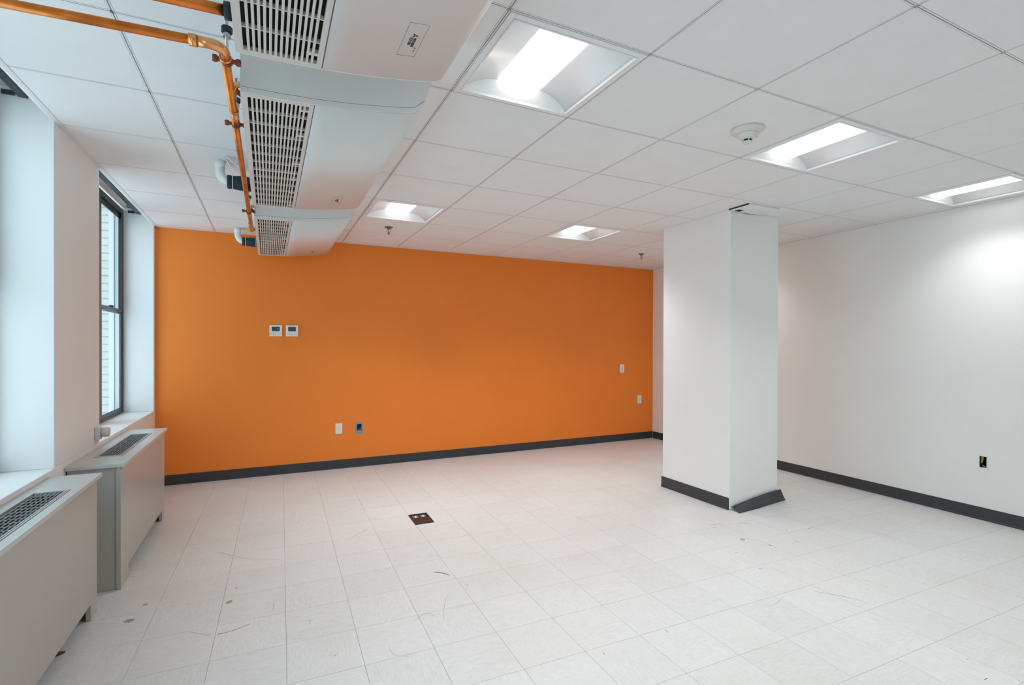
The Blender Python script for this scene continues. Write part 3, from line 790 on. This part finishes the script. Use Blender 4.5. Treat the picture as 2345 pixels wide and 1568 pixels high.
# ------------------------------------------------------------------ radiator covers
def radiator(y0, y1, xfront, gy0, gy1, gx0, gx1, label):
    t = thing('radiator_cover', label, 'radiator cover', (0, 0, 0), group='sheet metal radiator covers')
    zt = 0.708; th = 0.019; xt = xfront+0.018; xb = XL+0.003
    zb = zt-th; ft = 0.021; cut = 0.083; fn, ff = 0.175, 0.10
    # front sheet with the low opening
    pts = [(y0, 0.0), (y0+fn, 0.0), (y0+fn, cut), (y1-ff-0.02, cut), (y1-ff-0.02, 0.0), (y1-0.02, 0.0), (y1-0.02, zb), (y0, zb)]
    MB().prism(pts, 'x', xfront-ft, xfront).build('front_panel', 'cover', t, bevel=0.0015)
    MB().box(xb+0.004, xfront-ft-0.0005, y0+0.012, y0+0.030, 0.0, zb).build('side_panel', 'cover', t)
    MB().box(xb+0.004, xfront-ft-0.0005, y1-0.05, y1-0.032, 0.0, zb).build('side_panel', 'cover', t)
    b = MB()
    for (a, c, d, e) in ((xb, gx0, y0-0.012, y1), (gx1, xt, y0-0.012, y1), (gx0, gx1, y0-0.012, gy0), (gx0, gx1, gy1, y1)):
        b.box(a, c, d, e, zb, zt)
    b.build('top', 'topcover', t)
    # grille let into the top
    fwid = 0.018
    b = MB()
    for (a, c, d, e) in ((gx0+0.002, gx0+fwid, gy0+0.002, gy1-0.002), (gx1-fwid, gx1-0.002, gy0+0.002, gy1-0.002), (gx0+fwid, gx1-fwid, gy0+0.002, gy0+fwid), (gx0+fwid, gx1-fwid, gy1-fwid, gy1-0.002)):
        b.box(a, c, d, e, zt-0.012, zt+0.0025)
    gr = b.build('grille_frame', 'alum', t, bevel=0.001)
    MB().box(gx1-0.0105, gx1-0.0085, gy0+0.004, gy1-0.004, zt+0.0020, zt+0.0030).build('frame_groove', 'slot', gr)
    nb = 7
    for k in range(1, nb):
        x = gx0+fwid+(gx1-gx0-2*fwid)*k/nb
        MB().box(x-0.0008, x+0.0008, gy0+fwid, gy1-fwid, zt-0.005, zt-0.001).build('grille_bar', 'alum', gr)
    n2 = max(3, int((gy1-gy0-2*fwid)/0.046))
    cb = None
    for k in range(1, n2):
        y = gy0+fwid+(gy1-gy0-2*fwid)*k/n2
        if cb is None:
            cb = MB().box(gx0+fwid, gx1-fwid, -0.0009, 0.0009, zt-0.005, zt-0.0022).mesh('cross_bar'); cb.materials.append(MT['alum'])
        inst('cross_bar', cb, gr, (0, y, 0))
    # black plate standing in for the shaded inside, and the heater below
    MB().box(gx0+0.004, gx1-0.004, gy0+0.004, gy1-0.004, zb-0.030, zb-0.022).build('dark_liner', 'black', t)
    MB().box(xb+0.004, xfront-ft-0.002, y0+0.032, y1-0.055, 0.34, 0.60).build('heater_core', 'black', t)
    MB().tube([(xb+0.11, y0+0.10, 0.34), (xb+0.11, y0+0.10, 0.0)], 0.014, 10).build('supply_pipe', 'black', t)
    return t
radiator(3.487, 4.822, -0.741, 3.722, 4.578, -0.925, -0.781, 'grey metal radiator cover below the window next to the orange wall')
radiator(1.775, 3.273, -0.790, 2.10, 2.950, -0.953, -0.809, 'grey metal radiator cover below the bright recess, farther from the orange wall')

# thermostat knob on the pier
t = thing('radiator_thermostat', 'white radiator thermostat with round knob on wall beside window', 'thermostat', (XL, 4.035, 0.806))
MB().box(0.0005, 0.024, -0.033, 0.033, -0.040, 0.040).build('wall_box', 'ivory', t, bevel=0.004)
MB().lathe([(0.026, 0.0), (0.026, 0.004), (0.031, 0.008), (0.032, 0.030), (0.029, 0.040), (0.027, 0.042)], 24, (0.024, 0.014, 0.004), 'x').build('knob', 'ivory', t)

# ------------------------------------------------------------------ things on the orange wall
def remote(x, label, curl):
    t = thing('wall_controller', label, 'thermostat', (x, YO, 1.523))
    W, Hh = 0.0605, 0.0595
    MB().box(-W, W, -0.017, -0.0004, -Hh, Hh).build('case', 'plate', t, bevel=0.003)
    MB().box(-0.038, 0.038, -0.0182, -0.0171, -0.006, 0.041).build('screen', 'screen', t, bevel=0.0004)
    MB().box(-0.046, 0.046, -0.0176, -0.0171, -0.0235, -0.0215).build('label_line', 'mark', t)
    for bx in (-0.044, -0.024, -0.004, 0.040):
        MB().lathe([(0.0042, 0), (0.0042, 0.0012)], 12, (bx, -0.0184, -0.038), 'y').build('button', 'mark', t)
    text_mesh('MITSUBISHI ELECTRIC', 0.005, 'mark', t, Matrix.Translation((0, -0.0175, 0.046)) @ Matrix.Rotation(math.pi/2, 4, 'X'), align='CENTER')
    if curl:
        MB().tube([(0.012, -0.0184, 0.024), (0.020, -0.019, 0.022), (0.024, -0.019, 0.014)], 0.0012, 6).build('film_curl', 'plate', t)
    return t
remote(0.072, 'white square wall controller with curled film on its grey screen', True)
remote(0.229, 'white square wall controller with plain grey screen', False)

def plate(kind, x, z, label, wall='o'):
    t = thing('switch_plate' if kind == 'switch' else 'outlet', label, 'outlet' if kind != 'switch' else 'switch', (x, YO, z))
    MB().box(-0.0365, 0.0365, -0.006, -0.0004, -0.060, 0.060).build('cover_plate', 'plate', t, bevel=0.0025)
    MB().box(-0.0170, 0.0170, -0.0075, -0.0061, -0.034, 0.034).build('receptacle', 'ivory' if kind == 'switch' else 'plate', t, bevel=0.001)
    if kind == 'duplex':
        for s in (-1, 1):
            for dx in (-0.0065, 0.0065):
                MB().box(dx-0.0012, dx+0.0012, -0.0080, -0.0074, s*0.018+0.001, s*0.018+0.009).build('slot', 'ink', t)
            MB().lathe([(0.0026, 0), (0.0026, 0.0007)], 10, (0, -0.0081, s*0.018-0.006), 'y').build('ground_hole', 'ink', t)
    else:
        for dz in ((0.010, -0.014) if z > 0.8 else (-0.020,)):
            MB().box(-0.004, 0.004, -0.0080, -0.0074, dz-0.003, dz+0.003).build('mark', 'mark', t)
        MB().box(-0.0168, 0.0168, -0.0079, -0.0074, -0.0008, 0.0008).build('rocker_line', 'mark', t)
    return t
plate('duplex', 0.707, 0.444, 'white duplex power outlet low on the orange wall beside blue box')
plate('switch', 4.612, 1.045, 'white wall plate higher of two near the end of the orange wall')
plate('switch', 4.933, 0.585, 'white wall plate lower of two near the end of the orange wall')
t = thing('junction_box', 'blue electrical box with open dark centre on the orange wall', 'electrical box', (0.928, YO, 0.439))
b = MB()
for (x0, x1, z0, z1) in ((-0.0365, -0.024, -0.060, 0.060), (0.024, 0.0365, -0.060, 0.060), (-0.024, 0.024, 0.040, 0.060), (-0.024, 0.024, -0.060, -0.038)):
    b.box(x0, x1, -0.005, -0.0004, z0, z1)
b.build('frame', 'blue', t, bevel=0.0012)
MB().box(-0.0242, 0.0242, -0.0016, -0.0004, -0.0385, 0.0405).build('cavity', 'black', t)
MB().face([(-0.022, -0.0018, -0.020), (0.022, -0.0018, 0.004), (0.022, -0.0018, -0.036), (-0.022, -0.0018, -0.036)])
b = MB(); b.prism([(-0.022, -0.036), (0.022, -0.036), (0.022, 0.004), (-0.022, -0.018)], 'y', -0.0024, -0.0017); b.build('cable_bundle', mat('brown_cable', (0.12, 0.07, 0.02), 0.6), t)
MB().box(-0.020, 0.020, -0.0036, -0.0017, -0.0385, -0.034).build('tab', 'plate', t)

# open box in the right wall
yc = (yb0+yb1)/2; zc = (zb0+zb1)/2
t = thing('open_wall_box', 'open electrical box with dark cavity and white rim on white wall', 'electrical box', (XR(yc), yc, zc), rz=-0.022)
hy, hz_ = (yb1-yb0)/2, (zb1-zb0)/2
b = MB()
for (a, c, d, e) in ((-hy-0.009, -hy+0.002, -hz_-0.010, hz_+0.008), (hy-0.002, hy+0.009, -hz_-0.010, hz_+0.008), (-hy+0.002, hy-0.002, hz_-0.002, hz_+0.008), (-hy+0.002, hy-0.002, -hz_-0.010, -hz_+0.004)):
    b.box(-0.004, -0.0005, a, c, d, e)
b.build('rim', 'plate', t, bevel=0.0012)
b = MB(); b.box(0.070, 0.072, -hy+0.002, hy-0.002, -hz_+0.002, hz_-0.002)
b.box(0.0, 0.07, hy-0.0035, hy-0.0021, -hz_+0.002, hz_-0.002)
b.box(0.0, 0.07, -hy+0.0021, -hy+0.0035, -hz_+0.002, hz_-0.002); b.box(0.0, 0.07, -hy+0.0035, hy-0.0035, -hz_+0.002, -hz_+0.0035); b.box(0.0, 0.07, -hy+0.0035, hy-0.0035, hz_-0.0035, hz_-0.002)
b.build('cavity', 'black', t)
MB().prism([(0.0185, 0.044), (0.0185, -0.012), (0.010, -0.014), (0.0015, 0.030), (0.0015, 0.044)], 'x', 0.010, 0.014).build('yellow_tab', mat('brown_yellow_tab', (0.42, 0.25, 0.03), 0.6), t)
MB().tube([(0.018, 0.016, -0.036), (0.010, 0.002, -0.032), (0.012, -0.014, -0.037)], 0.0025, 8).build('wire', 'yellow', t)

# yellow wire loop on the far side of the column
tag(MB().tube([(CX1-0.002, 3.06, 1.075), (CX1+0.010, 3.055, 1.055), (CX1+0.020, 3.05, 1.00), (CX1+0.023, 3.05, 0.955), (CX1+0.018, 3.052, 0.905), (CX1+0.008, 3.056, 0.865), (CX1-0.002, 3.06, 0.848)], 0.0016, 8).build('wire_loop', 'yellow'),
    'thin yellow wire loop sticking out from the side of the white column', 'wire')

# ------------------------------------------------------------------ ceiling devices
t = thing('smoke_detector', 'round off-white smoke detector on the ceiling', 'smoke detector', (2.272, 1.862, CE))
MB().lathe([(0.083, -0.0012), (0.083, -0.007), (0.076, -0.014), (0.056, -0.026)], 40).build('base_ring', 'ivory', t)
MB().lathe([(0.055, -0.0262), (0.0545, -0.030), (0.046, -0.040), (0.032, -0.050), (0.024, -0.0535)], 40).build('dome', 'ivory', t)
MB().lathe([(0.021, -0.0536), (0.021, -0.0625)], 24).build('vent', 'black', t)
for k in range(5):
    a = 2*math.pi*k/5+0.35
    b = MB().box(0.0195, 0.0225, -0.003, 0.003, -0.0625, -0.0536); o = b.build('vent_rib', 'ivory', t); o.rotation_euler = (0, 0, a)
MB().lathe([(0.0235, -0.0626), (0.024, -0.066), (0.019, -0.072), (0.012, -0.0735)], 24).build('cap', 'ivory', t)
MB().lathe([(0.0025, 0.0), (0.0025, 0.003)], 10, (0.030, -0.034, -0.0475)).build('indicator', 'ink', t)

def sprinkler(x, y, label):
    t = thing('sprinkler_head', label, 'sprinkler', (x, y, CE), group='fire sprinklers')
    MB().lathe([(0.040, -0.0012), (0.039, -0.004), (0.028, -0.010), (0.017, -0.013)], 24).build('escutcheon', 'chrome', t)
    MB().lathe([(0.0125, -0.013), (0.0125, -0.022)], 16).build('body', 'chrome', t)
    for s in (-1, 1):
        MB().tube([(s*0.012, 0, -0.020), (s*0.0155, 0, -0.030), (s*0.0150, 0, -0.042), (s*0.008, 0, -0.054), (0, 0, -0.060)], 0.0022, 8).build('frame_arm', 'chrome', t)
    MB().tube([(0, 0, -0.022), (0, 0, -0.056)], 0.0026, 8).build('bulb', 'clamp', t)
    MB().lathe([(0.005, -0.058), (0.007, -0.064), (0.0165, -0.066), (0.0165, -0.0675), (0.004, -0.068)], 20).build('deflector', 'chrome', t)
sprinkler(1.045, 4.905, 'small pendant sprinkler near the farthest air conditioner')
sprinkler(4.151, 4.930, 'small pendant sprinkler near the white column')

# ------------------------------------------------------------------ floor box
t = thing('floor_outlet_box', 'bronze floor outlet box set into the vinyl tiles', 'floor outlet', (1.088, 3.900, 0.0), rz=-FA)
hx, hy = 0.074, 0.118
b = MB()
for (a, c, d, e) in ((-hx, -hx+0.010, -hy, hy), (hx-0.010, hx, -hy, hy), (-hx+0.010, hx-0.010, -hy, -hy+0.010), (-hx+0.010, hx-0.010, hy-0.014, hy)):
    b.box(a, c, d, e, 0.0003, 0.006)
b.build('frame', 'darkmetal', t, bevel=0.001)
MB().box(-hx+0.010, hx-0.010, -hy+0.010, 0.016, 0.0003, 0.0048).build('lid', 'bronze', t, bevel=0.001)
MB().box(-hx+0.010, hx-0.010, 0.016, hy-0.014, 0.0003, 0.0016).build('recess', 'black', t)
for x in (-0.030, 0.030):
    MB().box(x-0.022, x+0.022, 0.030, 0.082, 0.0017, 0.0035).build('receptacle', 'seam', t)
    MB().box(x-0.006, x+0.006, 0.034, 0.066, 0.0036, 0.0044).build('jack', 'plate', t)
for k, (x, y) in enumerate(((-0.035, -0.045), (0.0, -0.040), (0.035, -0.035))):
    MB().box(x-0.010, x+0.010, y-0.004, y+0.004, 0.0049, 0.0053).build('lid_mark', 'ink', t)

# ------------------------------------------------------------------ scuffs, smears and crumbs on the floor
def unproj(px, py):
    f = 17.7575/36*2345
    d = fwd + r2*((px-1172.5)/f) + u2*((796.27-py)/f)
    s = -HZ/d.z
    return (d.x*s, d.y*s)
Z5 = lambda a, b_: unproj(380+a*.42644, 1080+b_*.42644)
Z6 = lambda a, b_: unproj(1300+a*.44563, 1080+b_*.44563)
S5 = [([(1435, 538), (1465, 540), (1500, 548), (1525, 556)], 9, 0), ([(280, 430), (330, 443), (390, 455), (440, 460)], 3, 1), ([(300, 450), (400, 465), (540, 470), (625, 470)], 2.4, 1),
      ([(285, 872), (350, 855), (405, 835), (455, 815)], 3.5, 0), ([(100, 852), (160, 866), (250, 878)], 2.5, 1), ([(980, 370), (1020, 340), (1060, 320), (1090, 295)], 3, 1),
      ([(1090, 253), (1140, 254)], 3, 1), ([(1515, 655), (1500, 700), (1493, 740), (1492, 800)], 2.6, 1), ([(1330, 800), (1385, 765), (1420, 760), (1445, 780)], 3.5, 1),
      ([(1200, 930), (1205, 960), (1240, 985), (1320, 992)], 2.2, 1), ([(1520, 740), (1600, 720), (1660, 705)], 2.5, 1), ([(555, 745), (575, 735), (578, 705)], 2.5, 1),
      ([(900, 992), (915, 980)], 3.5, 0), ([(1595, 605), (1610, 603), (1622, 612), (1612, 628), (1598, 625)], 2.2, 1), ([(275, 872), (310, 866)], 5, 0), ([(740, 800), (775, 797), (770, 815)], 4, 1)]
S6 = [([(1255, 610), (1330, 625), (1420, 640), (1560, 677)], 2.4, 0), ([(1030, 692), (1070, 678), (1100, 650)], 2.6, 1), ([(730, 272), (770, 270), (800, 265)], 3, 0), ([(870, 265), (905, 263), (945, 268)], 4, 1),
      ([(910, 343), (935, 346)], 5, 0), ([(1025, 375), (1050, 379)], 6, 0), ([(1165, 355), (1190, 361)], 7, 1), ([(1235, 292), (1258, 287)], 5, 1), ([(500, 812), (518, 825)], 3, 0),
      ([(980, 495), (1000, 497)], 5, 0), ([(180, 925), (192, 940)], 4, 0), ([(2140, 1070), (2157, 1060)], 3.5, 0), ([(1120, 300), (1130, 301)], 4, 0), ([(1490, 550), (1580, 570), (1660, 600)], 2, 1),
      ([(740, 288), (762, 286)], 5, 1), ([(860, 414), (872, 416)], 4, 0), ([(2060, 960), (2050, 968)], 3, 1), ([(1100, 185), (1180, 180)], 2.5, 1), ([(985, 362), (998, 364)], 4, 1), ([(1570, 318), (1630, 325), (1660, 332)], 3, 1)]
def ribbon(P, wpx, m):
    pts = [Vector((x, y)) for x, y in P]
    # smooth resample
    q = []
    for k in range(len(pts)-1):
        p0, p1, p2, p3 = pts[max(k-1, 0)], pts[k], pts[k+1], pts[min(k+2, len(pts)-1)]
        for s in range(6):
            u = s/6; q.append(0.5*((2*p1)+(p2-p0)*u+(2*p0-5*p1+4*p2-p3)*u*u+(3*p1-p0-3*p2+p3)*u**3))
    q.append(pts[-1])
    dist = math.hypot(q[0].x, q[0].y)
    wd = wpx*0.43*dist/1156*0.5
    b = MB(); n = len(q)
    for k, p in enumerate(q):
        d = (q[min(k+1, n-1)]-q[max(k-1, 0)]).normalized(); nr = Vector((-d.y, d.x))
        ww = wd*(math.sin(math.pi*(k+0.6)/(n+0.2))**0.6)*random.uniform(0.55, 1.35)
        b.v += [(p.x+nr.x*ww, p.y+nr.y*ww, 0.0004), (p.x-nr.x*ww, p.y-nr.y*ww, 0.0004)]
        if k: b.f.append([2*k-2, 2*k-1, 2*k+1, 2*k]); b.s.append(False)
    b.build('scuff_mark', m, floor)
for fn_, S in ((Z5, S5), (Z6, S6)):
    for P, wpx, k in S: ribbon([fn_(*p) for p in P], wpx, 'scuff2' if k else 'scuff')
def blot(px, py, r, m):
    x, y = unproj(px, py); b = MB(); n = 18
    b.face([(x+math.cos(2*math.pi*k/n)*r*random.uniform(0.5, 1.2), y+math.sin(2*math.pi*k/n)*r*random.uniform(0.5, 1.2), 0.00035) for k in range(n)])
    b.build('stain', m, floor)
for px, py, r in ((332, 1384, 0.016), (295, 1421, 0.024), (525, 1378, 0.020), (541, 1346, 0.010), (1700, 1235, 0.02)): blot(px, py, r, 'stain')
# dry crumpled debris in front of the radiator cover
b = MB(); x, y = unproj(129, 1499)
bm = bmesh.new(); bmesh.ops.create_icosphere(bm, subdivisions=2, radius=1.0)
for v in bm.verts:
    k = random.uniform(0.7, 1.25); v.co = Vector((v.co.x*0.034*k, v.co.y*0.016*k, max(-0.0, v.co.z*0.010*k)))
me = bpy.data.meshes.new('debris'); bm.to_mesh(me); bm.free(); me.materials.append(MT['debris'])
o = bpy.data.objects.new('debris', me); C.objects.link(o); o.location = (x, y, 0.0006); o.rotation_euler = (0, 0, 0.5)
tag(o, 'dark crumpled bit of debris on the floor by a radiator cover', 'debris')
